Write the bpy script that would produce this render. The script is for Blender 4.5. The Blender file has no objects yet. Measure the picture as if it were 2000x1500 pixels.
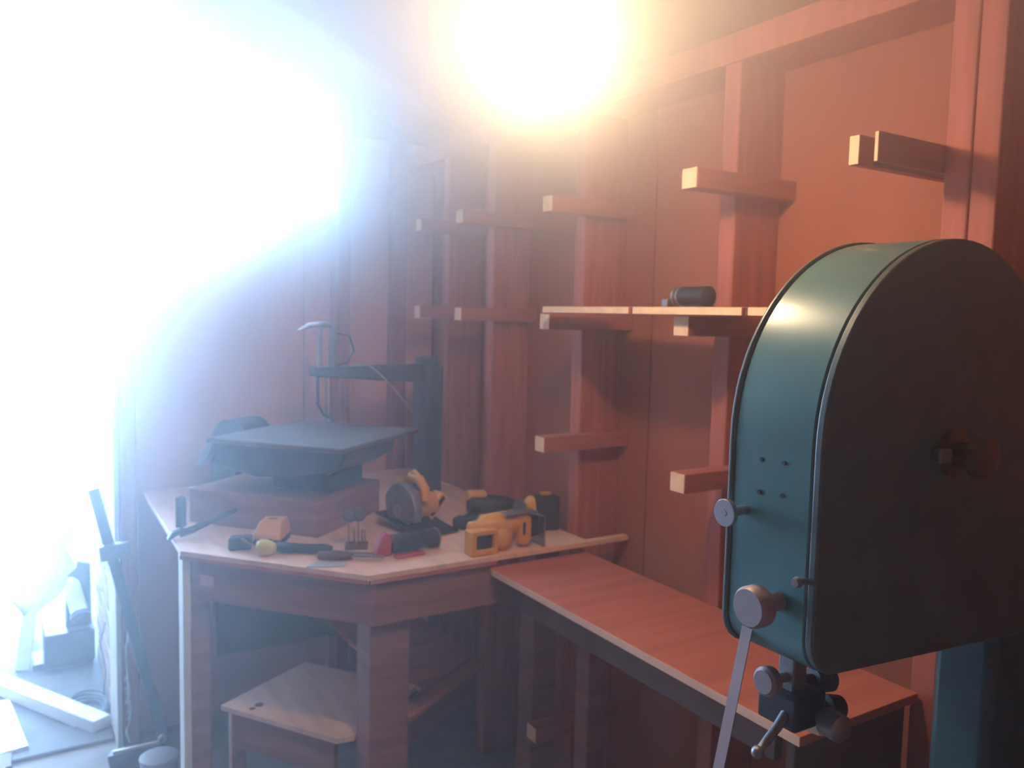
import bpy, bmesh, math, random
from mathutils import Vector, Matrix, Euler
random.seed(7)
sc = bpy.context.scene
C = sc.collection
PI = math.pi

# ------------------------------------------------------------------ camera
cam_data = bpy.data.cameras.new('camera')
cam = bpy.data.objects.new('camera', cam_data); C.objects.link(cam)
th, al, ro = math.radians(31.7), math.atan(133/1600), math.radians(1.3)
fw = Vector((math.sin(th)*math.cos(al), math.cos(th)*math.cos(al), -math.sin(al)))
r0 = Vector((math.cos(th), -math.sin(th), 0)); u0 = r0.cross(fw)
right = r0*math.cos(ro) + u0*math.sin(ro); up = u0*math.cos(ro) - r0*math.sin(ro)
rm = Matrix((right, up, -fw)).transposed().to_4x4()
cam.matrix_world = Matrix.Translation((0, 0, 1.55)) @ rm
cam_data.sensor_width = 36; cam_data.lens = 36*1600/2000
cam_data.clip_start = .02
cam_data.dof.use_dof = True; cam_data.dof.focus_distance = .95; cam_data.dof.aperture_fstop = 7
sc.camera = cam

# ------------------------------------------------------------------ sky, exposure
w = bpy.data.worlds.new('sky'); sc.world = w; w.use_nodes = True
nt = w.node_tree; bg = nt.nodes['Background']
bg.inputs['Color'].default_value = (.34, .60, 1.0, 1); bg.inputs['Strength'].default_value = 92
sc.view_settings.view_transform = 'Standard'; sc.view_settings.look = 'None'
sc.view_settings.exposure = 0; sc.view_settings.gamma = 1
sc.view_settings.use_curve_mapping = False
cy = sc.cycles
cy.use_denoising = True
cy.max_bounces = 8; cy.diffuse_bounces = 4; cy.glossy_bounces = 3; cy.volume_bounces = 2
cy.sample_clamp_indirect = 6; cy.volume_step_rate = 2.0
sun = bpy.data.lights.new('sun', 'SUN'); sun.energy = 28; sun.angle = math.radians(.6); sun.color = (1, .93, .90)
sun_dir = Vector((.46, .75, .47))                       # towards the sun, behind the back wall and above the roof
su = bpy.data.objects.new('sun', sun); C.objects.link(su); su.rotation_euler = sun_dir.to_track_quat('Z', 'Y').to_euler()
# sampling portals for the sky (light-sampling hints, they give off nothing themselves)
for nm, loc, w_, h_ in (('bay_portal', (-.3, 9.2, 2.25), 2.6, 4.5), ('window_portal', (.727, 3.3, 2.155), .72, .47)):
    pl = bpy.data.lights.new(nm, 'AREA'); pl.shape = 'RECTANGLE'; pl.size = w_; pl.size_y = h_; pl.cycles.is_portal = True
    po = bpy.data.objects.new(nm, pl); C.objects.link(po); po.location = loc; po.rotation_euler = (-PI/2, 0, 0)

# ------------------------------------------------------------------ materials
MATS = {}
def mat(name, col, rough=.7, metal=0, var=.12, scale=8, stretch=(1, 1, 1), bump=0, spec=.5, coat=0, col2=None):
    m = bpy.data.materials.new(name); m.use_nodes = True
    n = m.node_tree.nodes; l = m.node_tree.links; p = n['Principled BSDF']
    p.inputs['Roughness'].default_value = rough; p.inputs['Metallic'].default_value = metal
    p.inputs['Specular IOR Level'].default_value = spec; p.inputs['Coat Weight'].default_value = coat
    tc = n.new('ShaderNodeTexCoord'); mp = n.new('ShaderNodeMapping'); mp.inputs['Scale'].default_value = stretch
    l.new(tc.outputs['Object'], mp.inputs['Vector'])
    nz = n.new('ShaderNodeTexNoise'); nz.inputs['Scale'].default_value = scale; nz.inputs['Detail'].default_value = 6
    l.new(mp.outputs['Vector'], nz.inputs['Vector'])
    cr = n.new('ShaderNodeValToRGB'); cr.color_ramp.elements[0].position = .3; cr.color_ramp.elements[1].position = .72
    a = tuple(max(0, c*(1-var)) for c in col)+(1,)
    b = tuple(min(1, c*(1+var)) for c in (col2 or col))+(1,)
    cr.color_ramp.elements[0].color = a; cr.color_ramp.elements[1].color = b
    l.new(nz.outputs['Fac'], cr.inputs['Fac']); l.new(cr.outputs['Color'], p.inputs['Base Color'])
    if bump:
        bp = n.new('ShaderNodeBump'); bp.inputs['Strength'].default_value = bump; bp.inputs['Distance'].default_value = .004
        l.new(nz.outputs['Fac'], bp.inputs['Height']); l.new(bp.outputs['Normal'], p.inputs['Normal'])
    MATS[name] = m
    return m
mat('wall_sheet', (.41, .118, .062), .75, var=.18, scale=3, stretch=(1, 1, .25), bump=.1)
mat('stud_wood', (.45, .125, .085), .7, var=.2, scale=9, stretch=(6, 6, .5), bump=.2)
mat('arm_wood', (.42, .115, .075), .7, var=.2, scale=9, stretch=(.6, 6, 6), bump=.2)
mat('end_grain', (.90, .60, .38), .8, var=.12, scale=40)
mat('ply', (.50, .14, .085), .55, var=.14, scale=5, stretch=(.6, 5, 5), bump=.08)
mat('ply_pale', (.84, .54, .40), .5, var=.13, scale=5, stretch=(5, .7, 5), bump=.05)
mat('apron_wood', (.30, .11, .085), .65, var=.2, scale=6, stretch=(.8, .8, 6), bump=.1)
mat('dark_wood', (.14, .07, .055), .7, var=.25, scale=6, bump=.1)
mat('pale_edge', (.72, .70, .62), .6, var=.08)
mat('ceiling_board', (.45, .26, .16), .8, var=.15, scale=4, bump=.05)
mat('concrete', (.34, .32, .30), .85, var=.2, scale=6, bump=.2)
mat('yard_concrete', (.17, .175, .175), .85, var=.2, scale=5, bump=.2)
mat('brick', (.42, .33, .28), .9, var=.25, scale=12, bump=.3)
mat('mortar', (.42, .42, .42), .95, var=.1)
mat('white_paint', (.84, .86, .87), .5, var=.06)
mat('green_paint', (.075, .20, .20), .3, var=.12, scale=14, bump=.05, spec=.6, coat=.2)
mat('column_paint', (.03, .075, .09), .4, var=.15, scale=14)
mat('back_sheet', (.85, .44, .36), .7, var=.12, scale=3, stretch=(1, 1, .3))  # paler pink puts the light on the back wall into its colour
mat('green_dark', (.085, .11, .105), .4, var=.15, scale=14)
mat('steel', (.42, .40, .41), .35, metal=.9, var=.1, scale=30)
mat('dull_steel', (.30, .29, .29), .5, metal=.8, var=.15, scale=20)
mat('pale_steel', (.36, .27, .27), .5, metal=.3, var=.06, scale=20)
mat('brass', (.20, .13, .07), .4, metal=.7, var=.1)
mat('black_iron', (.035, .035, .04), .5, metal=.3, var=.2, scale=20)
mat('saw_iron', (.07, .065, .08), .5, metal=.4, var=.2, scale=12)
mat('table_iron', (.13, .095, .09), .65, metal=0, var=.15, scale=8, spec=.3)
mat('yellow', (.72, .34, .045), .42, var=.06, scale=10)
mat('yellow_green', (.62, .55, .10), .45, var=.08, scale=20)
mat('black_plastic', (.028, .026, .028), .5, var=.15, scale=20)
mat('red_plastic', (.42, .035, .05), .45, var=.1)
mat('grey_plastic', (.42, .46, .50), .5, var=.08)
mat('blue_grey', (.06, .075, .10), .5, var=.15)
mat('cable', (.12, .17, .20), .5, var=.1)
mat('sack', (.88, .89, .90), .6, var=.05)
_m = MATS['sack']; _n = _m.node_tree.nodes; _p = _n['Principled BSDF']; _t = _n.new('ShaderNodeBsdfTranslucent'); _t.inputs['Color'].default_value = (.9, .92, .93, 1)
_x = _n.new('ShaderNodeMixShader'); _x.inputs['Fac'].default_value = .6; _m.node_tree.links.new(_p.outputs[0], _x.inputs[1]); _m.node_tree.links.new(_t.outputs[0], _x.inputs[2]); _m.node_tree.links.new(_x.outputs[0], _n['Material Output'].inputs[0])
mat('patch', (.62, .32, .26), .7, var=.08)
mat('rope', (.78, .78, .72), .9, var=.1)
mat('ink', (.05, .03, .03), .6, var=.1)
m = bpy.data.materials.new('lamp_glass'); m.use_nodes = True
p = m.node_tree.nodes['Principled BSDF']; p.inputs['Emission Color'].default_value = (1, .72, .42, 1)
p.inputs['Emission Strength'].default_value = 60; p.inputs['Base Color'].default_value = (.9, .9, .85, 1)
MATS['lamp_glass'] = m

m = bpy.data.materials.new('glass'); m.use_nodes = True; n = m.node_tree.nodes; n.clear()
o_ = n.new('ShaderNodeOutputMaterial'); mx_ = n.new('ShaderNodeMixShader'); tr_ = n.new('ShaderNodeBsdfTransparent'); gl_ = n.new('ShaderNodeBsdfGlossy')
tr_.inputs['Color'].default_value = (.94, .97, .96, 1); gl_.inputs['Roughness'].default_value = .03; mx_.inputs['Fac'].default_value = .06
m.node_tree.links.new(tr_.outputs[0], mx_.inputs[1]); m.node_tree.links.new(gl_.outputs[0], mx_.inputs[2]); m.node_tree.links.new(mx_.outputs[0], o_.inputs[0])
MATS['glass'] = m
# ------------------------------------------------------------------ builders
class MB:
    def __init__(s, off=(0, 0, 0)):
        s.v = []; s.f = []; s.o = Vector(off)
    def add(s, vs, fs):
        b = len(s.v); s.v += [Vector(x)-s.o for x in vs]; s.f += [tuple(i+b for i in f) for f in fs]; return s
    def box(s, lo, hi, rot=None):
        lo, hi = Vector(lo), Vector(hi); c = (lo+hi)/2
        vs = [Vector((x, y, z)) for x in (lo.x, hi.x) for y in (lo.y, hi.y) for z in (lo.z, hi.z)]
        if rot: R = Euler(rot).to_matrix(); vs = [c+R@(v-c) for v in vs]
        return s.add(vs, [(0, 1, 3, 2), (4, 6, 7, 5), (0, 4, 5, 1), (2, 3, 7, 6), (0, 2, 6, 4), (1, 5, 7, 3)])
    def bar(s, p0, p1, wd, ht, upv=(0, 0, 1)):
        p0, p1 = Vector(p0), Vector(p1); d = (p1-p0).normalized(); u = Vector(upv)
        sd = d.cross(u).normalized(); u = sd.cross(d).normalized()
        vs = [p+sd*a*wd/2+u*b*ht/2 for p in (p0, p1) for a in (-1, 1) for b in (-1, 1)]
        return s.add(vs, [(0, 1, 3, 2), (4, 6, 7, 5), (0, 4, 5, 1), (2, 3, 7, 6), (0, 2, 6, 4), (1, 5, 7, 3)])
    def prism(s, poly, a, b, axis='z'):
        n = len(poly)
        def P(q, h):
            return (q[0], q[1], h) if axis == 'z' else (q[0], h, q[1]) if axis == 'y' else (h, q[0], q[1])
        return s.add([P(q, a) for q in poly]+[P(q, b) for q in poly],
                     [tuple(range(n)), tuple(range(n, 2*n))]+[(i, (i+1) % n, (i+1) % n+n, i+n) for i in range(n)])
    def loft(s, rings, cap=True):
        n = len(rings[0]); vs = [v for r in rings for v in r]; fs = []
        for k in range(len(rings)-1):
            for i in range(n): fs.append((k*n+i, k*n+(i+1) % n, (k+1)*n+(i+1) % n, (k+1)*n+i))
        if cap: fs += [tuple(range(n)), tuple(range((len(rings)-1)*n, len(rings)*n))]
        return s.add(vs, fs)
    def lathe(s, p0, p1, prof, n=20):
        """prof: list of (t along p0->p1 in metres, radius)"""
        p0, p1 = Vector(p0), Vector(p1); d = (p1-p0).normalized()
        a = d.orthogonal().normalized(); b = d.cross(a)
        return s.loft([[p0+d*t+(a*math.cos(2*PI*i/n)+b*math.sin(2*PI*i/n))*max(r, 1e-4) for i in range(n)] for t, r in prof])
    def cyl(s, p0, p1, r, r1=None, n=18):
        L = (Vector(p1)-Vector(p0)).length
        return s.lathe(p0, p1, [(0, r), (L, r if r1 is None else r1)], n)
    def tube(s, pts, r, n=8):
        pts = [Vector(p) for p in pts]; rings = []; a = None
        for i, p in enumerate(pts):
            d = (pts[min(i+1, len(pts)-1)]-pts[max(i-1, 0)]).normalized()
            a = d.orthogonal().normalized() if a is None else (a-d*a.dot(d)).normalized()
            b = d.cross(a); rr = r[i] if isinstance(r, (list, tuple)) else r
            rings.append([p+(a*math.cos(2*PI*k/n)+b*math.sin(2*PI*k/n))*rr for k in range(n)])
        return s.loft(rings)
    def ball(s, c, r, n=16, sc_=(1, 1, 1)):
        c = Vector(c); rings = []
        for k in range(1, 9):
            t = PI*k/9
            rings.append([c+Vector((math.sin(t)*math.cos(2*PI*i/n)*r*sc_[0], math.sin(t)*math.sin(2*PI*i/n)*r*sc_[1], -math.cos(t)*r*sc_[2])) for i in range(n)])
        return s.loft(rings)
    def build(s, name, m, parent=None, bevel=0, smooth=False, seg=2):
        me = bpy.data.meshes.new(name); me.from_pydata([tuple(v) for v in s.v], [], s.f)
        bm = bmesh.new(); bm.from_mesh(me); bmesh.ops.recalc_face_normals(bm, faces=bm.faces); bm.to_mesh(me); bm.free()
        me.materials.append(MATS[m]); o = bpy.data.objects.new(name, me); C.objects.link(o)
        if parent: o.parent = parent
        if bevel:
            b = o.modifiers.new('bevel', 'BEVEL'); b.width = bevel; b.segments = seg; b.limit_method = 'ANGLE'; b.angle_limit = math.radians(40)
        if smooth or bevel:
            for q in me.polygons: q.use_smooth = True
            if hasattr(me, 'set_sharp_from_angle'): me.set_sharp_from_angle(angle=math.radians(40))
        return o
def thing(name, label, cat, loc=(0, 0, 0), rot=(0, 0, 0), group=None):
    o = bpy.data.objects.new(name, None); C.objects.link(o); o.empty_display_size = .05
    o.location = loc; o.rotation_euler = rot; o['label'] = label; o['category'] = cat
    if group: o['group'] = group
    return o
def tag(o, label, cat, group=None, kind=None):
    o['label'] = label; o['category'] = cat
    if group: o['group'] = group
    if kind: o['kind'] = kind
    return o
def struct(o, label=None):
    o['kind'] = 'structure'
    if label: o['label'] = label
    return o

# ------------------------------------------------------------------ the room
WX, SX, BY, SY = 1.545, 1.40, 3.15, 3.05           # wall sheet, stud faces; back sheet, back stud faces
struct(MB().box((-2.1, -1.6, -.1), (1.65, BY+.05, 0)).build('floor', 'concrete'), 'grey concrete workshop floor')
wr = struct(MB().box((WX+.012, -1.6, 0), (WX+.10, BY+.1, 2.2)).build('wall_right', 'dark_wood'), 'reddish brown sheet wall behind the timber studs')
for a, b in ((-1.6, -.4), (-.395, .797), (.803, 1.35), (1.356, 1.757), (1.763, 1.91), (1.916, 2.42), (2.426, 2.77), (2.776, 3.15)):
    MB().box((WX, a, .0), (WX+.012, b, 2.2)).build('panel', 'wall_sheet', wr)
for a, b in ((-.9, -.85), (-.35, -.3), (.2, .25), (.755, .800), (.802, .848), (1.33, 1.378), (1.89, 1.94), (2.40, 2.45), (2.73, 2.78)):
    MB().box((SX, a, 0), (WX, b, 2.125)).build('stud', 'stud_wood', wr, bevel=.003)
MB().box((SX-.005, -1.6, 2.125), (WX, BY, 2.19)).build('top_plate', 'stud_wood', wr, bevel=.003)
W0, W1, V0, V1 = .375, 1.08, 1.93, 2.38              # added window opening, sized to shape the sun shaft and glow
wb = struct(MB().box((.31, BY+.012, 0), (1.65, BY+.10, V0)).box((.31, BY+.012, V0), (W0, BY+.10, 2.75)).prism([(W1, V0), (1.65, V0), (1.65, 2.2), (W1, 2.44)], BY+.012, BY+.10, 'y').prism([(W0, V1), (W1, V1), (W1, 2.44), (W0, 2.75)], BY+.012, BY+.10, 'y').build('wall_back', 'dark_wood'), 'sheeted back wall beside the open doorway')
for a, b, z0, z in ((.312, .985, 0, V0), (.99, 1.54, 0, V0), (W1, 1.54, V0, 2.24), (.312, W0, V0, 2.6)):
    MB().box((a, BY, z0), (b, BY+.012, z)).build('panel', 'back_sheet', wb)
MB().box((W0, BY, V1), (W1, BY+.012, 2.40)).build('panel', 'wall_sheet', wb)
wn = struct(MB().box((W0, BY+.02, V0), (W0+.03, BY+.08, V1)).box((W1-.03, BY+.02, V0), (W1, BY+.08, V1)).box((W0+.03, BY+.02, V0), (W1-.03, BY+.08, V0+.035)).box((W0+.03, BY+.02, V1-.03), (W1-.03, BY+.08, V1)).build('window_1', 'white_paint', bevel=.002), 'added window in the back wall over the bench, letting in the sun shaft')
MB().box(((W0+W1)/2-.01, BY+.035, V0+.035), ((W0+W1)/2+.01, BY+.065, V1-.03)).build('glazing_bar', 'white_paint', wn)
MB().box((W0-.03, BY-.05, V0-.025), (W1+.03, BY+.02, V0)).build('window_sill', 'white_paint', wn, bevel=.002)
for a, b in ((W0+.03, (W0+W1)/2-.01), ((W0+W1)/2+.01, W1-.03)):
    MB().box((a, BY+.048, V0+.035), (b, BY+.052, V1-.03)).build('pane', 'glass', wn)
MB().box((1.09, SY, 0), (1.14, BY, 2.38)).build('stud', 'stud_wood', wb, bevel=.003)
MB().box((.318, SY, 0), (.37, BY, 2.62)).build('stud', 'stud_wood', wb, bevel=.003)
MB().box((1.335, SY+.03, 0), (1.39, BY, 2.24)).build('stud', 'stud_wood', wb, bevel=.003)
struct(MB().prism([(-2.1, 0), (-.7, 0), (-.7, 2.5), (.30, 2.5), (.30, 2.75), (-.2, 3.0), (-2.1, 2.2)], BY, BY+.10, 'y').build('wall_back_gable', 'wall_sheet'), 'sheeted gable over the doorway')
struct(MB().box((.296, SY-.012, 0), (.312, BY+.12, 2.5)).build('trim_1', 'pale_edge', bevel=.002), 'strip up the edge of the doorway, coloured pale as its lit edge')  # pale colour stands in for daylight along the jamb edge
struct(MB().box((-.7, BY-.02, -.06), (.296, BY+.14, .012)).build('trim_2', 'yard_concrete', bevel=.006), 'pale concrete sill across the doorway')
struct(MB().prism([(-1.6, 0), (BY+.1, 0), (BY+.1, 2.2), (-1.6, 2.2)], -2.1, -2.0, 'x').build('wall_left', 'wall_sheet'), 'sheeted wall away from the bench')
struct(MB().box((-2.1, -1.7, 0), (1.65, -1.6, 3.0)).build('wall_front', 'wall_sheet'), 'sheeted wall opposite the doorway')
ce = struct(MB().prism([(1.66, 2.19), (-.2, 3.0), (-2.1, 2.19), (-2.1, 2.25), (-.2, 3.06), (1.66, 2.25)], -1.7, BY+.1, 'y').build('ceiling', 'ceiling_board'), 'boarded underside of the pitched roof')
for y in (-.6, .2, 1.0, 1.8, 2.6):
    MB().bar((1.52, y, 2.19), (-.2, y, 2.94), .045, .09).build('rafter', 'stud_wood', ce, bevel=.003)

# ------------------------------------------------------------------ yard beyond the doorway
struct(MB().box((-7, BY+.14, -.1), (5, 14, 0)).build('ground', 'yard_concrete'), 'pale concrete yard beyond the doorway')
wo = struct(MB().box((.315, BY+.12, 0), (.41, 3.98, 2.5)).build('wall_outer', 'mortar'), 'brick wall running out beside the doorway')
bk = MB().box((0, 0, 0), (.1, .205, .065)).build('brick', 'brick', wo, bevel=.004, seg=1)
first = True
for r in range(32):
    for k in range(5):
        y0 = 3.28+k*.215-(.107 if r % 2 else 0)
        if y0 < 3.25 or y0 > 3.80: continue
        o = bk if first else bk.copy()
        if not first: C.objects.link(o)
        first = False
        o.location = (.305, y0, .008+r*.076)

struct(MB().prism([(-1.75, BY+.1), (.41, BY+.1), (.41, 3.98), (1.05, 9), (-1.75, 9)], 4.5, 4.6).build('roof_bay', 'ceiling_board'), 'unseen bay roof added outside the doorway to dim the ground')  # bay roof and walls are added to cut the daylight on the yard
struct(MB().box((-1.75, BY+.1, 0), (-1.6, 9, 4.5)).build('wall_bay_left', 'mortar'), 'added side wall of the bay, closing off sky light')
struct(MB().prism([(.41, 3.98), (1.0, 9), (1.08, 9), (.49, 3.98)], 0, 4.5).build('wall_bay_right', 'mortar'), 'added wall of the bay behind the brick pier, closing off sky light')
struct(MB().box((.41, BY+.12, 2.5), (.49, 3.98, 4.5)).build('wall_bay_upper', 'mortar'), 'added wall above the brick pier, closing off sky light')
# ------------------------------------------------------------------ hanging lamp
lx, ly, lz = .735, 1.11, 2.04
t = thing('pendant_lamp', 'bare glowing bulb hanging from the rafters on a cord', 'lamp', (lx, ly, lz))
MB((lx, ly, lz)).lathe((lx, ly, lz-.035), (lx, ly, lz+.06), [(0, .004), (.006, .017), (.02, .027), (.035, .031), (.052, .027), (.07, .017), (.085, .0135)], 24).build('bulb', 'lamp_glass', t, smooth=True)
MB((lx, ly, lz)).lathe((lx, ly, lz+.05), (lx, ly, lz+.11), [(0, .017), (.035, .019), (.04, .013), (.06, .006)], 20).build('lamp_holder', 'black_plastic', t, smooth=True)
MB((lx, ly, lz)).cyl((lx, ly, lz+.10), (lx, ly, 2.57), .003, n=8).build('cord', 'black_plastic', t)
ld = bpy.data.lights.new('bulb_light', 'POINT'); ld.energy = 21; ld.color = (1, .73, .43); ld.shadow_soft_size = .03
lo = bpy.data.objects.new('bulb_light', ld); C.objects.link(lo); lo.parent = t; lo.location = (0, 0, -.075)

# ------------------------------------------------------------------ lumber-rack arms
def arm(y0, x0, z0, label, x1=WX, double=False):
    w_, h_ = .045, .043
    t = thing('rack_arm', label, 'timber arm', (x1, y0, z0), group='timber rack arms on the wall studs')
    off = (x1, y0, z0)
    MB(off).box((x0+.0015, y0, z0), (x1, y0+w_, z0+h_)).build('beam', 'arm_wood', t, bevel=.002)
    MB(off).box((x0, y0+.001, z0+.001), (x0+.0015, y0+w_-.001, z0+h_-.001)).build('sawn_end', 'end_grain', t)
    return t
arm(1.284, 1.235, 1.827, 'timber arm high above the dark motor on the plank shelf')
arm(1.284, 1.228, 1.515, 'timber arm propping the middle of the plank shelf, under the dark motor')
arm(1.284, 1.235, 1.175, 'timber arm below the plank shelf, its end beside the green bandsaw guard')
arm(1.844, 1.252, 1.833, 'timber arm high above the free end of the plank shelf')
arm(1.844, 1.252, 1.515, 'timber arm propping the free end of the plank shelf')
arm(1.844, 1.246, 1.177, 'timber arm on the stud above the black sander on the bench')
arm(1.844, 1.243, .347, 'timber arm in the dark below the narrow bench')
arm(2.354, 1.254, 1.845, 'high timber arm on the second stud from the wall corner')
arm(2.354, 1.254, 1.531, 'lower timber arm on the second stud from the wall corner')
arm(2.684, 1.264, 1.845, 'high timber arm on the stud nearest the wall corner')
arm(2.684, 1.262, 1.535, 'lower timber arm on the stud nearest the wall corner')
off = (WX, .85, 1.815)
t = thing('rack_arm', 'forked arm of two boards with a gap, above the green bandsaw', 'timber arm', off, group='timber rack arms on the wall studs')
MB(off).box((1.2165, .885, 1.815), (WX, .905, 1.864)).build('beam', 'arm_wood', t, bevel=.002)
MB(off).box((1.2165, .85, 1.815), (WX, .857, 1.864)).build('beam', 'arm_wood', t, bevel=.001)
MB(off).box((1.255, .857, 1.818), (WX, .885, 1.861)).build('packing_block', 'dark_wood', t)
MB(off).box((1.215, .886, 1.816), (1.2165, .904, 1.863)).build('sawn_end', 'end_grain', t)
MB(off).box((1.215, .8505, 1.816), (1.2165, .8565, 1.863)).build('sawn_end', 'end_grain', t)

# ------------------------------------------------------------------ plank shelf and the motor on it
off = (1.30, 1.3, 1.559)
t = thing('plank_shelf', 'pale plank shelf lying across the timber arms', 'shelf', off)
for a, b in ((.79, 1.096), (1.110, 1.434), (1.447, 1.797)):
    MB(off).box((1.20, a, 1.560), (1.395, b, 1.577)).build('plank', 'ply', t, bevel=.0015)
    MB(off).box((1.1985, a+.001, 1.561), (1.20, b-.001, 1.576)).build('sawn_edge', 'end_grain', t)
for a in (1.096, 1.434):
    MB(off).box((1.206, a, 1.561), (1.39, a+.0135, 1.574)).build('batten', 'dark_wood', t)
off = (1.31, 1.42, 1.577)
t = thing('small_motor', 'small dark motor with a pulley on the plank shelf', 'motor', off)
MB(off).lathe((1.31, 1.45, 1.602), (1.31, 1.36, 1.602), [(0, .017), (.004, .023), (.08, .023), (.084, .018), (.09, .006)], 20).build('motor_body', 'black_iron', t, smooth=True)
MB(off).lathe((1.31, 1.47, 1.602), (1.31, 1.445, 1.602), [(0, .012), (.003, .024), (.008, .024), (.012, .015), (.017, .024), (.022, .024), (.025, .014)], 20).build('pulley', 'dull_steel', t, smooth=True)
MB(off).box((1.29, 1.37, 1.577), (1.33, 1.44, 1.583)).build('foot', 'black_iron', t, bevel=.001)
MB(off).box((1.285, 1.475, 1.577), (1.315, 1.495, 1.597)).build('terminal_block', 'dull_steel', t, bevel=.002)
t.location.y -= .06

# ------------------------------------------------------------------ corner workbench
P0, P1 = (.372, 2.235), (.728, 1.818)
off = (.9, 2.4, 0)
bench = thing('corner_workbench', 'corner workbench with a pale plywood top and a cut-off corner', 'workbench', off)
B = lambda: MB(off)
poly = [P0, P1, (1.535, 1.818), (1.535, 1.842), (1.395, 1.842), (1.395, 3.04), (.39, 3.04), (.385, 2.9)]
B().prism(poly, .904, .918).build('top', 'ply_pale', bench, bevel=.001)
def inset(p, d): return (p[0]+d, p[1]+d)
B().bar((P0[0]+.004, P0[1]+.006, .900), (P1[0]+.004, P1[1]+.006, .900), .014, .010).build('edge_strip', 'ply', bench)
B().bar((P1[0]+.006, P1[1]+.008, .899), (1.09, P1[1]+.008, .899), .014, .010).build('edge_strip', 'ply', bench)
d = Vector((P1[0]-P0[0], P1[1]-P0[1], 0)).normalized(); nrm = Vector((-d.y, d.x, 0))
a0 = Vector((*P0, .842))+nrm*.028+d*.018; a1 = Vector((*P1, .842))+nrm*.028+d*.006
B().bar(a0, a1, .02, .112).build('apron', 'apron_wood', bench, bevel=.002)
B().box((.745, 1.832, .782), (1.145, 1.852, .895)).build('apron', 'apron_wood', bench, bevel=.002)
B().box((.748, 1.853, 0), (.856, 1.945, .904)).build('leg', 'apron_wood', bench, bevel=.004)
B().box((.398, 2.235, 0), (.448, 2.29, .904)).build('leg', 'apron_wood', bench, bevel=.003)
B().box((.378, 2.236, 0), (.397, 2.30, .903)).build('edge_post', 'pale_edge', bench, bevel=.001)
B().box((.50, 2.92, 0), (.55, 2.975, .903)).build('leg', 'apron_wood', bench, bevel=.003)
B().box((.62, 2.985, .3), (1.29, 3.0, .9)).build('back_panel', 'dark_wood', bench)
B().box((1.30, 2.9, 0), (1.38, 2.98, .904)).build('leg', 'apron_wood', bench, bevel=.003)
B().box((1.30, 1.95, 0), (1.385, 2.03, .904)).build('leg', 'apron_wood', bench, bevel=.003)
pa = a0+d*.03-nrm*.0106; 
B().bar(pa+Vector((0, 0, .0)), pa+d*.045, .0015, .03).build('sticker', 'patch', bench)
sb = B().prism([(.482, 2.285), (.70, 1.955), (.745, 1.948), (.79, 1.985), (1.01, 2.135), (.772, 2.45)], .437, .452).build('shelf_board', 'ply_pale', bench, bevel=.001)
for kx, ky, kr in ((.575, 2.235, .013), (.553, 2.222, .009)):
    B().lathe((kx, ky, .4518), (kx, ky, .4524), [(0, kr), (.0006, kr*.9)], 14).build('knot', 'dark_wood', sb)
B().prism([(.866, 1.985), (.935, 2.0), (1.28, 2.215), (1.28, 2.9), (.97, 2.9), (.97, 2.35), (1.03, 2.145)], .42, .435).build('shelf_board', 'ply', bench, bevel=.001)
B().bar((.515, 2.275, .385), (.71, 1.985, .385), .02, .10).build('shelf_rail', 'apron_wood', bench, bevel=.002)
B().bar((.88, 2.03, .375), (1.27, 2.265, .375), .02, .12).build('shelf_rail', 'apron_wood', bench, bevel=.002)
for x, y in ((.535, 2.30), (.70, 2.03)):
    B().box((x-.02, y, 0), (x+.02, y+.04, .436)).build('shelf_leg', 'apron_wood', bench, bevel=.002)

# ------------------------------------------------------------------ narrow bench along the wall
off = (1.24, 1.3, 0)
run = thing('side_bench', 'narrow orange-brown plywood bench running along the studs', 'workbench', off)
B = lambda: MB(off)
B().box((1.072, .828, .868), (1.392, 1.83, .885)).build('top', 'ply', run, bevel=.001)
B().box((1.070, .828, .8685), (1.0715, 1.815, .8845)).build('sawn_edge', 'ply_pale', run)
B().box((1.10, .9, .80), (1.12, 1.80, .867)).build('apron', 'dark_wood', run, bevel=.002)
for y in (.89, 1.68):
    B().box((1.30, y, 0), (1.36, y+.06, .867)).build('leg', 'apron_wood', run, bevel=.003)
B().box((1.09, .85, .05), (1.39, .868, .867)).build('shade_panel', 'dark_wood', run, bevel=.002)  # added dark board, stands in for the shade below the bench

# ------------------------------------------------------------------ bandsaw
off = (1.1, .64, 0)
bs = thing('bandsaw', 'green cast bandsaw with a rounded wheel guard', 'bandsaw', off)
B = lambda: MB(off)
def guard(gx=0):
    cx, cz, r = 1.002, 1.41, .247+gx; zb = 1.148-gx; rc = .045
    pts = [(cx+r*math.cos(a), cz+r*math.sin(a)) for a in [PI*i/40 for i in range(41)]]
    pts += [(cx-r+rc-rc*math.cos(a), zb+rc-rc*math.sin(a)) for a in [PI/2*i/6 for i in range(7)]]
    pts += [(cx+r-rc+rc*math.sin(a), zb-.028+rc-rc*math.cos(a)) for a in [PI/2*i/6 for i in range(7)]]
    return pts
B().prism(guard(), .586, .700, 'y').build('wheel_guard', 'green_paint', bs, bevel=.0025, seg=2)
B().prism(guard(.003), .7002, .708, 'y').build('back_flange', 'green_dark', bs, bevel=.003)
door = B().prism(guard(-.0005), .574, .5859, 'y').build('guard_door', 'green_dark', bs, bevel=.003, seg=3)
B().lathe((1.002, .5745, 1.392), (1.002, .528, 1.392), [(0, .030), (.008, .030), (.010, .016), (.030, .015), (.032, .026), (.048, .024), (.051, .01)], 20).build('hub_knob', 'brass', door, smooth=True)
B().bar((.955, .565, 1.392), (.975, .56, 1.392), .012, .018).build('hub_wing', 'dull_steel', door, bevel=.003)
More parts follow.
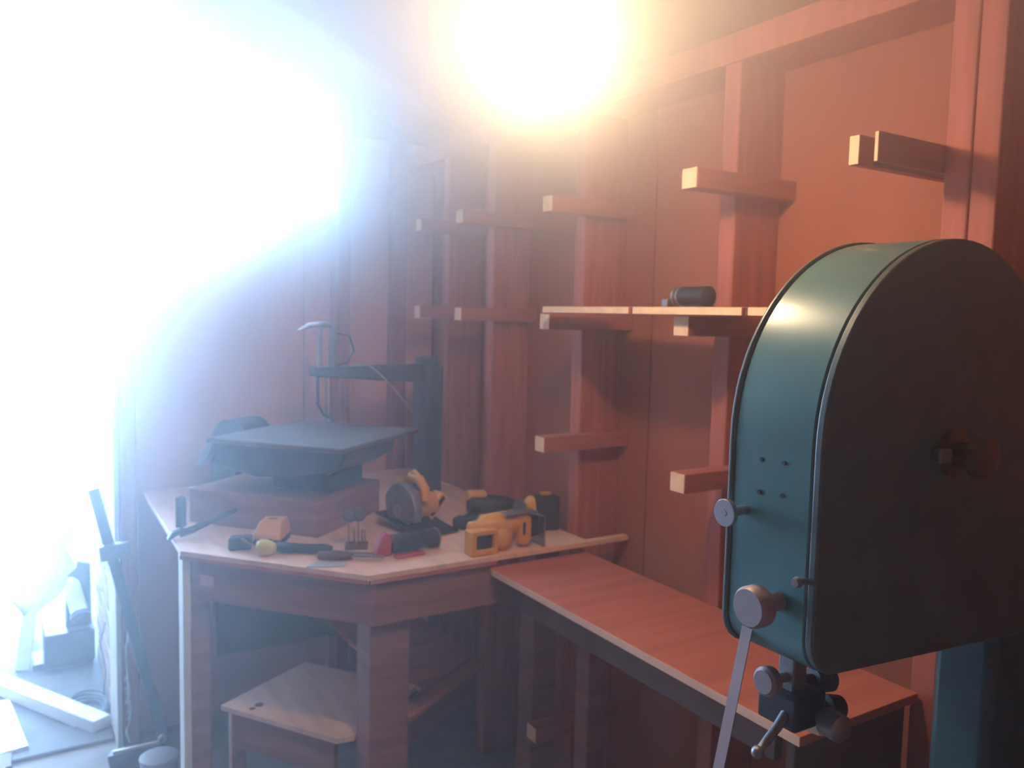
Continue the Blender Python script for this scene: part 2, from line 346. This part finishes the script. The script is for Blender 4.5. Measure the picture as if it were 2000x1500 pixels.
B().prism([(1.185, .60), (1.21, .59), (1.33, .59), (1.33, .685), (1.185, .685)], 0, 1.25).build('column', 'column_paint', bs, bevel=.012, seg=3)
B().box((1.08, .709, 1.20), (1.30, .76, 1.50)).build('frame_arm', 'green_paint', bs, bevel=.015, seg=3)
for z, y in ((1.388, .658), (1.389, .625), (1.349, .659), (1.351, .625)):
    B().cyl((.7535, y, z), (.757, y, z), .0028, n=10).build('screw', 'black_iron', bs)
kn = B().lathe((.757, .679, 1.323), (.715, .679, 1.323), [(0, .006), (.032, .006), (.0325, .0165), (.038, .0165), (.0385, .016)], 24).build('thumb_screw', 'steel', bs, smooth=True)
B().cyl((.7190, .679, 1.323), (.7180, .679, 1.323), .004, n=12).build('screw_slot', 'dull_steel', kn)
B().lathe((.757, .623, 1.228), (.700, .623, 1.228), [(0, .011), (.033, .012), (.034, .024), (.050, .024), (.054, .021)], 28).build('tension_knob', 'pale_steel', bs, smooth=True)
B().lathe((.757, .588, 1.262), (.735, .588, 1.262), [(0, .004), (.014, .004), (.0145, .0065), (.020, .005)], 14).build('screw', 'steel', bs, smooth=True)
B().add([(.762, .662, 1.20), (.762, .678, 1.20), (.684, .662, .86), (.684, .678, .86),
         (.7633, .662, 1.20), (.7633, .678, 1.20), (.6853, .662, .86), (.6853, .678, .86)],
        [(0, 1, 3, 2), (4, 5, 7, 6), (0, 2, 6, 4), (1, 3, 7, 5), (0, 1, 5, 4), (2, 3, 7, 6)]).build('blade', 'pale_steel', bs)
B().box((0.82, 0.648, 1.064), (0.845, 0.672, 1.184)).build('guide_post', 'dull_steel', bs, bevel=.002)
gd = B().box((0.805, 0.63, 1.049), (0.862, 0.69, 1.092)).build('guide_block', 'black_iron', bs, bevel=.004)
B().lathe((0.83, 0.66, 1.107), (0.775, 0.66, 1.11), [(0, .006), (.036, .006), (.037, .018), (.048, .018), (.052, .014)], 20).build('thumb_screw', 'pale_steel', gd, smooth=True)
B().lathe((0.85, 0.64, 1.062), (0.845, 0.59, 1.062), [(0, .008), (.02, .008), (.021, .017), (.045, .017), (.049, .012)], 18).build('thumb_screw', 'dull_steel', gd, smooth=True)
B().lathe((0.86, 0.67, 1.089), (0.915, 0.655, 1.087), [(0, .008), (.02, .008), (.021, .016), (.047, .016), (.052, .011)], 18).build('thumb_screw', 'black_iron', gd, smooth=True)
B().lathe((0.875, 0.66, 1.054), (0.93, 0.655, 1.044), [(0, .010), (.02, .010), (.021, .018), (.048, .016), (.052, .011)], 18).build('thumb_screw', 'black_iron', gd, smooth=True)
B().tube([(0.82, 0.65, 1.074), (0.79, 0.645, 1.056), (0.755, 0.64, 1.039)], [.007, .006, .005], 10).build('guide_lever', 'dull_steel', gd, smooth=True)
B().ball((0.752, 0.64, 1.037), .008).build('lever_knob', 'dull_steel', gd, smooth=True)
B().box((0.868, 0.645, 1.022), (0.888, 0.67, 1.04), (0, 0.3, 0.2)).build('guide_pad', 'end_grain', gd, bevel=.001)
B().box((.52, .44, .805), (.96, .79, .83)).build('table', 'table_iron', bs, bevel=.004)
B().prism([(.74, .1), (1.3, .1), (1.3, .70), (1.16, .79), (.80, .79), (.72, .7)], .575, .70, 'y').build('lower_guard', 'green_paint', bs, bevel=.02, seg=3)
B().box((.70, .5, 0), (1.36, .78, .1)).build('base', 'green_dark', bs, bevel=.01)

# ------------------------------------------------------------------ scroll saw on a plinth
E1, E2 = Vector((.63, -.777, 0)), Vector((.777, .63, 0)); Z = Vector((0, 0, 1))
off = (.80, 2.45, .918)
ss = thing('scroll_saw', 'old dark scroll saw with a square iron table on a wooden plinth', 'scroll saw', off)
B = lambda: MB(off)
c1 = Vector((.448, 2.533, 0))
def quad(o, a, b, z0, z1):
    return [[o+Z*z0, o+E1*a+Z*z0, o+E1*a+E2*b+Z*z0, o+E2*b+Z*z0], [o+Z*z1, o+E1*a+Z*z1, o+E1*a+E2*b+Z*z1, o+E2*b+Z*z1]]
B().loft(quad(c1, .44, .36, .918, 1.02)).build('plinth', 'apron_wood', ss, bevel=.003)
tc = Vector((.805, 2.425, 0))
B().loft(quad(tc-E1*.225-E2*.235, .45, .47, 1.165, 1.18)).build('table', 'table_iron', ss, bevel=.004)
prof = [(-.215, 1.164), (.215, 1.164), (.20, 1.125), (.15, 1.095), (.05, 1.08), (-.08, 1.07), (-.17, 1.085), (-.24, 1.10), (-.225, 1.13)]
B().loft([[tc+E1*a+E2*b+Z*z for a, z in prof] for b in (-.20, .10)]).build('housing', 'saw_iron', ss, bevel=.006)
prof = [(-.245, 1.16), (-.225, 1.163), (-.25, 1.115), (-.285, 1.085), (-.268, 1.13)]
B().loft([[tc+E1*a+E2*b+Z*z for a, z in prof] for b in (-.205, -.06)]).build('trunnion_guard', 'grey_plastic', ss, bevel=.002)
B().loft(quad(tc-E1*.10-E2*.10, .2, .2, 1.0205, 1.09)).build('pedestal', 'saw_iron', ss, bevel=.008)
bl = Vector((.909, 2.658, 0)); pp = Vector((1.27, 2.62, 0))
B().prism([(1.235, 2.56), (1.30, 2.56), (1.30, 2.68), (1.235, 2.68)], .918, 1.37).build('rear_post', 'saw_iron', ss, bevel=.008)
B().loft([[bl+Vector((-.05, y, z)) for y, z in ((-.028, 1.335), (.028, 1.335), (.028, 1.365), (-.028, 1.365))],
          [Vector((1.24, 2.62+y, z)) for y, z in ((-.032, 1.31), (.032, 1.31), (.032, 1.375), (-.032, 1.375))]]).build('overarm', 'saw_iron', ss, bevel=.005)
B().box((1.235, 2.575, 1.372), (1.285, 2.665, 1.40)).build('post_cap', 'saw_iron', ss, bevel=.004)
for dx, r in ((-.022, .0085), (.022, .015)):
    B().cyl(bl+Vector((dx, 0, 1.335)), bl+Vector((dx, 0, 1.50)), r, n=16).build('plunger_tube', 'dull_steel' if dx > 0 else 'steel', ss, smooth=True)
B().tube([bl+Vector((-.095, .0, 1.485)), bl+Vector((-.06, 0, 1.503)), bl+Vector((0, 0, 1.508)), bl+Vector((.035, 0, 1.503))], [.005, .008, .010, .008], 10).build('tension_lever', 'steel', ss, smooth=True)
B().box(bl+Vector((-.0045, -.0008, 1.182)), bl+Vector((.0045, .0008, 1.335))).build('blade', 'steel', ss)
B().cyl(bl+Vector((-.03, 0, 1.24)), bl+Vector((-.03, 0, 1.335)), .006, n=12).build('hold_down_rod', 'saw_iron', ss, smooth=True)
B().tube([bl+Vector((-.03, 0, 1.242)), bl+Vector((-.012, -.01, 1.205)), bl+Vector((.02, -.02, 1.19))], .005, 8).build('hold_down_foot', 'saw_iron', ss, smooth=True)
B().tube([bl+Vector((.03, -.02, 1.48)), bl+Vector((.07, -.03, 1.47)), bl+Vector((.085, -.03, 1.42)), bl+Vector((.06, -.03, 1.38)), bl+Vector((.02, -.03, 1.37))], .0035, 8).build('air_hose', 'black_plastic', ss, smooth=True)
B().tube([bl+Vector((.07, -.04, 1.372)), bl+Vector((.13, -.05, 1.375)), bl+Vector((.17, -.06, 1.34)), bl+Vector((.21, -.07, 1.30)), bl+Vector((.26, -.07, 1.24)), bl+Vector((.30, -.05, 1.20))], .0022, 8).build('cable', 'grey_plastic', ss, smooth=True)
mo = Vector((.63, 2.80, 1.11))
B().lathe(mo-E2*.02, mo+E2*.17, [(0, .05), (.01, .075), (.15, .075), (.165, .06), (.18, .02)], 24).build('motor', 'saw_iron', ss, smooth=True)
B().loft(quad(Vector((.60, 2.78, 0))-E1*.05, .10, .14, .918, 1.045)).build('motor_mount', 'saw_iron', ss, bevel=.003)

# ------------------------------------------------------------------ tools on the bench
TZ = .9182
# steel block, upright
o = MB().box((-.009, -.014, 0), (.009, .014, .088)).build('steel_block', 'blue_grey', bevel=.001)
o.location = (.418, 2.488, TZ); o.rotation_euler = (0, 0, -.7)
tag(o, 'small dark steel block standing upright by the plinth', 'block')
# wrecking bar
t = thing('wrecking_bar', 'dark wrecking bar propped on the plinth with its hooked end over the bench edge', 'pry bar', (.40, 2.36, TZ))
B = lambda: MB((.40, 2.36, TZ))
B().tube([(.392, 2.357, .931), (.43, 2.364, .939), (.49, 2.376, .957), (.552, 2.388, .976)], [.011, .010, .009, .008], 8).build('shaft', 'black_iron', t, smooth=True)
B().prism([(.358, .9195), (.370, .940), (.40, .946), (.43, .940), (.43, .932), (.392, .932), (.368, .9195)], 2.345, 2.369, 'y').build('claw', 'black_iron', t, bevel=.003)
# battery
t = thing('battery_pack', 'yellow and black power tool battery lying alone on the bench', 'battery', (.606, 2.212, TZ), (0, 0, -.55))
MB().prism([(-.038, 0), (.038, 0), (.038, .016), (-.038, .016)], -.05, .05, 'y').build('base', 'black_plastic', t, bevel=.004)
sh = MB().loft([[Vector((x*.038, y*.048, .016)) for x, y in ((-1, -1), (1, -1), (1, 1), (-1, 1))],
                [Vector((x*.037, y*.047+.001, .034)) for x, y in ((-1, -1), (1, -1), (1, 1), (-1, 1))],
                [Vector((x*.030, y*.030+.014, .062)) for x, y in ((-1, -1), (1, -1), (1, 1), (-1, 1))]]).build('shell', 'yellow', t, bevel=.005, seg=3)
MB().box((-.013, -.0485, .012), (.013, -.046, .021)).build('latch', 'black_plastic', sh, bevel=.001)
MB().box((-.012, .008, .0612), (.012, .014, .0628)).build('mark', 'ink', sh)
for k in range(6):
    x = -.02+k*.008
    MB().add([(x-.0012, -.024, .0507), (x+.0012, -.024, .0507), (x+.0012, -.019, .0563-.001), (x-.0012, -.019, .0563-.001),
              (x-.0012, -.0245, .0515), (x+.0012, -.0245, .0515), (x+.0012, -.0195, .0563), (x-.0012, -.0195, .0563)],
             [(0, 1, 2, 3), (4, 5, 6, 7), (0, 1, 5, 4), (2, 3, 7, 6), (0, 3, 7, 4), (1, 2, 6, 5)]).build('printed_mark', 'ink', sh)
# black case
o = MB().box((-.03, -.022, 0), (.03, .022, .034)).build('black_case', 'black_plastic', bevel=.007, seg=3)
o.location = (.515, 2.185, TZ); o.rotation_euler = (0, 0, -.35)
tag(o, 'small black rounded case behind the yellow screwdriver', 'case')
# yellow screwdriver
t = thing('screwdriver', 'stubby screwdriver with a round yellow handle and a bright shank', 'screwdriver', (.545, 2.10, TZ), (0, 0, -.6))
MB().lathe((-.012, 0, .022), (.04, 0, .020), [(0, .004), (.003, .014), (.012, .021), (.026, .0215), (.040, .018), (.050, .012), (.052, .004)], 18).build('handle', 'yellow_green', t, smooth=True)
MB().lathe((-.01, 0, .022), (-.055, .012, .037), [(0, .003), (.034, .003), (.036, .0042), (.048, .0042)], 12).build('shank', 'steel', t, smooth=True)
# pruning saw
t = thing('hand_saw', 'black handled saw with a dull tapering blade lying behind the screwdriver', 'saw', (.60, 2.095, TZ), (0, 0, math.atan2(-.13, .20)))
MB().tube([(-.03, 0, .015), (.0, 0, .016), (.06, 0, .014), (.11, .004, .014), (.13, .006, .012)], [.010, .014, .012, .013, .009], 12).build('handle', 'black_plastic', t, smooth=True)
MB().prism([(.12, .012), (.26, -.006), (.262, -.012), (.12, -.014)], .007, .0095).build('blade', 'dull_steel', t)
t = thing('chisel', 'long dark chisel lying beside the bit stand', 'chisel', (.662, 1.998, TZ), (0, 0, -.55))
MB().lathe((0, 0, .012), (.09, 0, .012), [(0, .006), (.004, .011), (.05, .012), (.08, .009), (.09, .007)], 12).build('handle', 'dark_wood', t, smooth=True)
MB().box((.088, -.008, .009), (.17, .008, .013)).build('blade', 'dull_steel', t, bevel=.001)
o = MB().prism([(-.05, -.016), (.045, -.02), (.05, .014), (-.03, .02)], 0, .003).build('scraper_plate', 'grey_plastic')
o.location = (.668, 1.942, TZ); o.rotation_euler = (0, 0, -.35)
tag(o, 'flat grey scraper plate at the bench front edge', 'scraper')
# bit stand
t = thing('bit_stand', 'small stand of steel bits with two round clamp heads', 'tool bits', (.787, 2.05, TZ), (0, 0, -.4))
MB().box((-.03, -.018, 0), (.03, .018, .014)).build('base', 'dark_wood', t, bevel=.002)
for x, h in ((-.022, .075), (-.006, .050), (.004, .078), (.014, .052), (.022, .050)):
    MB().cyl((x, 0, .012), (x, 0, h), .0022, n=10).build('bit', 'steel', t, smooth=True)
for x in (-.020, .006):
    MB().lathe((x, .010, .092), (x, -.010, .092), [(0, .008), (.002, .019), (.014, .019), (.016, .012), (.020, .010)], 16).build('clamp_head', 'table_iron', t, smooth=True)
# torch with red grip
t = thing('torch', 'black cylindrical torch with a red grip and steel rings', 'torch', (.87, 1.955, TZ), (0, 0, .08))
MB().lathe((-.03, 0, .028), (.115, 0, .027), [(0, .022), (.01, .026), (.08, .026), (.085, .022), (.11, .022), (.12, .026), (.14, .026), (.145, .016)], 20).build('barrel', 'black_plastic', t, smooth=True)
MB().lathe((.088, 0, .027), (.094, 0, .027), [(0, .0235), (.006, .0235)], 20).build('ring', 'steel', t, smooth=True)
MB().lathe((.108, 0, .027), (.113, 0, .027), [(0, .0272), (.005, .0272)], 20).build('ring', 'steel', t, smooth=True)
MB().prism([(-.075, .0), (-.03, .0), (-.026, .05), (-.045, .064), (-.062, .05)], -.016, .016, 'y').build('grip', 'red_plastic', t, bevel=.006, seg=3)
MB().box((-.035, -.05, 0), (.05, -.03, .010)).build('trigger_bar', 'red_plastic', t, bevel=.003)
# circular saw
t = thing('circular_saw', 'yellow circular saw with a steel blade guard and a tilted black shoe', 'circular saw', (.985, 2.165, TZ), (0, 0, math.radians(-78)))
MB().box((-.10, -.045, .020), (.12, .10, .024), (0, .16, 0)).build('shoe', 'black_iron', t, bevel=.001)
up_g = [(0.078*math.cos(a), .062+.078*math.sin(a)) for a in [PI*i/16-.35 for i in range(17)]]
gu = MB().prism(up_g+[(-.06, .03)], -.028, .0, 'y').build('upper_guard', 'dull_steel', t, bevel=.005)
MB().lathe((0, -.030, .062), (0, -.038, .062), [(0, .02), (.006, .02), (.008, .012)], 20).build('arbor_cap', 'steel', gu, smooth=True)
MB().lathe((0, -.012, .062), (0, -.016, .062), [(0, .05), (.004, .05)], 30).build('blade', 'steel', t)
MB().lathe((0, .0, .066), (0, .105, .066), [(0, .030), (.004, .040), (.06, .040), (.09, .036), (.105, .024)], 20).build('motor', 'yellow', t, smooth=True)
MB().tube([(-.05, .03, .085), (-.045, .03, .125), (-.02, .03, .15), (.02, .03, .148), (.045, .03, .125), (.05, .03, .09)], [.016, .015, .014, .015, .014, .014], 12).build('handle', 'yellow', t, smooth=True)
MB().tube([(-.03, .03, .157), (-.005, .03, .168), (.02, .03, .157)], [.006, .008, .006], 10).build('trigger_guard', 'yellow', t, smooth=True)
bt = MB().box((-.012, .075, .02), (.03, .105, .105), (-.75, 0, 0)).build('battery', 'yellow', t, bevel=.004)
MB().box((.0305, .084, .028), (.032, .096, .097), (-.75, 0, 0)).build('name_plate', 'ink', bt)
# jigsaw lying on its side
off = (1.13, 1.862, TZ)
t = thing('jigsaw', 'yellow cordless jigsaw with an open battery foot, lying on its side', 'jigsaw', off)
B = lambda: MB(off)
def ringbox(x0, x1, z0, z1, w_, y0, y1):
    return [[(x0, z0), (x1, z0), (x1, z1), (x0, z1)], [(x0+w_, z0+w_*.8), (x1-w_*.7, z0+w_*.8), (x1-w_*.7, z1-w_*.8), (x0+w_, z1-w_*.8)]]
ou, inn = ringbox(1.018, 1.100, .9185, .986, .017, 0, 0)
vs = []; fs = []
for y in (1.830, 1.872):
    vs += [(a, y, b) for a, b in ou]+[(a, y, b) for a, b in inn]
for i in range(4):
    j = (i+1) % 4
    fs += [(i, j, j+4, i+4), (8+i, 8+j, 12+j, 12+i), (i, j, 8+j, 8+i), (4+i, 4+j, 12+j, 12+i)]
ft = B().add(vs, fs).build('battery_foot', 'yellow', t, bevel=.004, seg=3)
B().box((1.034, 1.845, .932), (1.089, 1.868, .973)).build('battery_slot', 'black_plastic', ft)
B().lathe((1.035, 1.885, .985), (1.205, 1.875, .985), [(0, .008), (.006, .014), (.03, .016), (.045, .030), (.11, .034), (.15, .031), (.165, .024), (.17, .012)], 20).build('body', 'yellow', t, smooth=True)
B().lathe((1.125, 1.90, .953), (1.125, 1.835, .950), [(0, .030), (.035, .034), (.052, .031), (.062, .020), (.065, .006)], 22).build('motor', 'yellow', t, smooth=True)
B().prism([(1.175, .93), (1.20, .922), (1.215, .94), (1.215, 1.0), (1.19, 1.015), (1.175, 1.01)], 1.845, 1.90, 'y').build('nose', 'yellow', t, bevel=.006)
B().box((1.185, 1.8435, .955), (1.193, 1.8465, .99)).build('vent', 'ink', t)
B().box((1.212, 1.85, .945), (1.242, 1.895, 1.0)).build('gear_case', 'black_iron', t, bevel=.005)
B().box((1.242, 1.825, .9185), (1.246, 1.90, 1.005)).build('shoe_plate', 'steel', t, bevel=.001)
B().box((1.13, 1.84, 1.012), (1.23, 1.88, 1.018)).build('dial_strip', 'dull_steel', t, bevel=.001)
# block sander
off = (1.345, 1.985, TZ)
t = thing('sander', 'black square sander with a yellow motor hood against the stud', 'sander', off)
B = lambda: MB(off)
B().box((1.318, 1.965, .9185), (1.392, 2.01, 1.02), (0, 0, -.25)).build('pad_box', 'black_plastic', t, bevel=.004)
B().lathe((1.318, 2.0, .985), (1.285, 2.01, .985), [(0, .035), (.012, .035), (.022, .026), (.03, .012)], 20).build('motor_hood', 'yellow', t, smooth=True)
B().lathe((1.283, 2.01, .975), (1.276, 2.01, .975), [(0, .036), (.007, .036)], 22).build('disc', 'dull_steel', t, smooth=True)
B().box((1.34, 1.98, 1.021), (1.372, 2.0, 1.030), (0, 0, -.25)).build('switch_cap', 'yellow', t, bevel=.003)
# cordless drill behind
off = (1.24, 2.16, TZ)
t = thing('cordless_drill', 'black cordless drill with a yellow back, lying behind the jigsaw', 'drill', off)
B = lambda: MB(off)
B().lathe((1.20, 2.19, .965), (1.36, 2.13, .965), [(0, .022), (.01, .030), (.07, .030), (.10, .027), (.12, .024), (.15, .014), (.17, .006)], 20).build('gear_body', 'black_plastic', t, smooth=True)
B().box((1.20, 2.165, .975), (1.262, 2.215, 1.005), (0, 0, -.35)).build('motor_shell', 'yellow', t, bevel=.007, seg=3)
B().tube([(1.22, 2.17, .95), (1.19, 2.14, .940), (1.15, 2.11, .938)], [.017, .016, .017], 12).build('handle', 'black_plastic', t, smooth=True)
B().box((1.12, 2.07, .9195), (1.165, 2.13, .952), (0, 0, .7)).build('battery', 'black_plastic', t, bevel=.004)

# ------------------------------------------------------------------ by the doorway
# sash clamp
a, b = Vector((.228, 2.96, .955)), Vector((.440, 2.86, .008)); d = (b-a).normalized()
t = thing('sash_clamp', 'long dark bar clamp leaning against the doorway edge', 'clamp', b)
B = lambda: MB(b)
B().bar(a, b, .034, .012, (0, -1, 0)).build('bar', 'blue_grey', t, bevel=.001)
q = a+d*.22
B().bar(q+Vector((-.035, -.012, .004)), q+Vector((.055, -.012, .012)), .03, .05, (0, 0, 1)).build('sliding_jaw', 'blue_grey', t, bevel=.003)
q = b-d*.03
B().bar((.262, 2.93, .032), (.425, 2.87, .062), .05, .055).build('screw_jaw', 'blue_grey', t, bevel=.004)
B().cyl((.27, 2.915, .065), (.42, 2.862, .094), .0075, n=12).build('screw', 'steel', t, smooth=True)
B().ball((.412, 2.855, .108), .013).build('handle_knob', 'steel', t, smooth=True)
# frayed rope hung on the jamb
t = thing('frayed_rope', 'frayed pale rope hanging down the doorway stud', 'rope', (.325, 3.03, 0))
B = lambda: MB((.325, 3.03, 0))
path = [(.328, 3.035, .55), (.330, 3.03, .50), (.334, 3.028, .45), (.330, 3.026, .40), (.325, 3.025, .385), (.327, 3.03, .30), (.331, 3.028, .22), (.335, 3.027, .15), (.331, 3.03, .10), (.322, 3.03, .075), (.330, 3.03, .03)]
B().tube(path, [.002, .003, .004, .004, .003, .0025, .006, .005, .003, .004, .002], 8).build('cord', 'rope', t, smooth=True)
fr = B()
for k in range(46):
    z = random.uniform(.12, .30); x = .329+(.30-z)*.03
    fr.tube([(x, 3.028, z), (x-random.uniform(.004, .016), 3.026+random.uniform(-.006, .006), z-random.uniform(.004, .02))], [.0012, .0004], 4)
fo = fr.build('frayed_strands', 'rope', t); fo['kind'] = 'stuff'
# paint tub by the bench end
t = thing('plastic_tub', 'pale grey plastic tub on the floor beside the clamp foot', 'tub', (.385, 2.74, 0))
MB().lathe((0, 0, 0), (0, 0, .11), [(0, .045), (.09, .055), (.10, .057), (.104, .057)], 22).build('tub_body', 'grey_plastic', t, smooth=True)
MB().lathe((0, 0, .104), (0, 0, .115), [(0, .059), (.006, .059), (.010, .05)], 22).build('lid', 'grey_plastic', t, smooth=True)

# ------------------------------------------------------------------ things in the yard
# white timber lying across
o = MB().bar((-.42, 4.40, .03), (.262, 3.215, .03), .07, .05).build('timber_beam', 'white_paint', bevel=.003)
tag(o, 'white painted timber lying diagonally outside the doorway', 'timber')
o = MB().bar((-.075, 3.62, .012), (-.02, 3.19, .012), .10, .02).build('white_board', 'white_paint', bevel=.002)
tag(o, 'short white board lying flat outside the sill', 'board')
# trestle
tx, ty = .09, 4.02
t = thing('trestle', 'pale wooden trestle standing in the yard', 'trestle', (tx, ty, 0))
B = lambda: MB((tx, ty, 0))
B().bar((.02, 3.95, .0), (.13, 4.08, .78), .055, .03, (0, 1, 0)).build('leg', 'white_paint', t, bevel=.002)
B().bar((.045, 4.30, 0), (.13, 4.16, .78), .055, .03, (0, 1, 0)).build('leg', 'white_paint', t, bevel=.002)
B().bar((-.95, 3.95, .0), (-.85, 4.08, .78), .055, .03, (0, 1, 0)).build('leg', 'white_paint', t, bevel=.002)
B().bar((-.95, 4.30, 0), (-.85, 4.16, .78), .055, .03, (0, 1, 0)).build('leg', 'white_paint', t, bevel=.002)
B().bar((-1.0, 4.12, .80), (.24, 4.12, .80), .10, .05).build('top_rail', 'white_paint', t, bevel=.002)
B().bar((.03, 3.985, .16), (.045, 4.27, .16), .03, .05).build('stretcher', 'white_paint', t, bevel=.002)
# crumpled white sheet on the trestle
rings = []
for k in range(9):
    z = .30+k*.06; s_ = [.02, .07, .10, .115, .10, .12, .115, .08, .02][k]; dx = [-.03, -.02, .0, .01, .0, .0, .01, .02, .03][k]
    rings.append([Vector((.085+dx+math.cos(2*PI*i/18)*s_*(1+random.uniform(-.3, .3)), 3.80+math.sin(2*PI*i/18)*s_*.3*(1+random.uniform(-.4, .4)), z+random.uniform(-.025, .025))) for i in range(18)])
o = MB().loft(rings).build('plastic_sack', 'sack', smooth=True)
tag(o, 'crumpled white plastic sack hung on the trestle', 'sack')
# dark machine with a pipe
mx, my = .17, 3.86
t = thing('dust_extractor', 'blue-grey dust extractor with a pale pipe stub, outside by the brick wall', 'extractor', (mx, my, 0))
B = lambda: MB((mx, my, 0))
B().box((.10, 3.84, .03), (.292, 4.05, .17)).build('body', 'blue_grey', t, bevel=.008)
B().box((.06, 3.90, 0), (.29, 4.06, .03)).build('base', 'blue_grey', t, bevel=.004)
B().prism([(.185, .17), (.285, .17), (.285, .44), (.195, .47)], 3.90, 3.98, 'y').build('upright', 'blue_grey', t, bevel=.006)
B().cyl((.19, 4.0, .44), (.235, 3.80, .25), .034, n=20).build('pipe', 'white_paint', t, smooth=True)
B().lathe((.233, 3.808, .256), (.238, 3.786, .236), [(0, .039), (.02, .039), (.022, .030), (.012, .028)], 20).build('pipe_collar', 'blue_grey', t, smooth=True)
# cable coil
t = thing('cable_coil', 'coil of blue-grey cable lying at the foot of the brick wall', 'cable', (.235, 3.42, 0))
for k in range(5):
    R_ = .045+.008*k; ox = random.uniform(-.008, .008)
    pts = [(ox+math.cos(2*PI*i/28)*R_, math.sin(2*PI*i/28)*R_*1.5, .006+.006*k+.004*math.sin(4*PI*i/28+k)) for i in range(29)]
    MB().tube(pts, .0042, 8).build('loop', 'cable', t, smooth=True)
MB().tube([(.055, .05, .03), (.062, .04, .12), (.045, .02, .26), (.063, .0, .34)], .003, 8).build('tail', 'cable', t, smooth=True)
# dark crate with orange cord at the doorway
t = thing('rope_crate', 'low dark crate with a twisted orange cord at the sill', 'crate', (-.055, 3.10, 0))
MB().box((-.06, -.05, 0), (.035, .05, .035)).build('crate', 'dark_wood', t, bevel=.003)
MB().tube([(.012+.004*math.sin(k*1.9), -.0535, .004+k*.004) for k in range(9)], .003, 6).build('cord', 'yellow', t, smooth=True)

# ------------------------------------------------------------------ haze added to the room air, standing in for glare
HAZE_BASE, HAZE_TOP, HAZE_DOOR = .055, .78, .5
hz = bpy.data.materials.new('haze'); hz.use_nodes = True
n = hz.node_tree.nodes; n.clear(); outn = n.new('ShaderNodeOutputMaterial'); vs_ = n.new('ShaderNodeVolumeScatter')
vs_.inputs['Color'].default_value = (.95, .95, .95, 1); vs_.inputs['Anisotropy'].default_value = .78
L_ = hz.node_tree.links; tcn = n.new('ShaderNodeTexCoord')
def smooth(v, a, b, c, d):
    r = n.new('ShaderNodeMapRange'); r.interpolation_type = 'SMOOTHSTEP'
    for k, q in zip(('From Min', 'From Max', 'To Min', 'To Max'), (a, b, c, d)): r.inputs[k].default_value = q
    L_.new(v, r.inputs['Value']); return r.outputs['Result']
sx = n.new('ShaderNodeSeparateXYZ'); L_.new(tcn.outputs['Object'], sx.inputs[0])
dn = n.new('ShaderNodeVectorMath'); dn.operation = 'DISTANCE'; L_.new(tcn.outputs['Object'], dn.inputs[0]); dn.inputs[1].default_value = (.45, 2.6, 2.5)
layer = smooth(sx.outputs['Z'], 1.5, 2.25, HAZE_BASE, HAZE_TOP)           # denser up high to widen the glow round the bulb
cloud = smooth(dn.outputs['Value'], .2, 1.6, HAZE_DOOR, 0)                # denser near the window, shaped to spread the white glare
ad = n.new('ShaderNodeMath'); ad.operation = 'ADD'; L_.new(layer, ad.inputs[0]); L_.new(cloud, ad.inputs[1])
L_.new(ad.outputs[0], vs_.inputs['Density'])
hz.node_tree.links.new(vs_.outputs['Volume'], outn.inputs['Volume']); MATS['haze'] = hz
o = MB().prism([(-1.995, .002), (1.54, .002), (1.54, 2.18), (-.2, 2.98), (-1.995, 2.18)], -1.595, BY+.05, 'y').build('glare_haze', 'haze')
tag(o, 'thin haze added to the workshop air, standing in for glare', 'haze', kind='stuff')
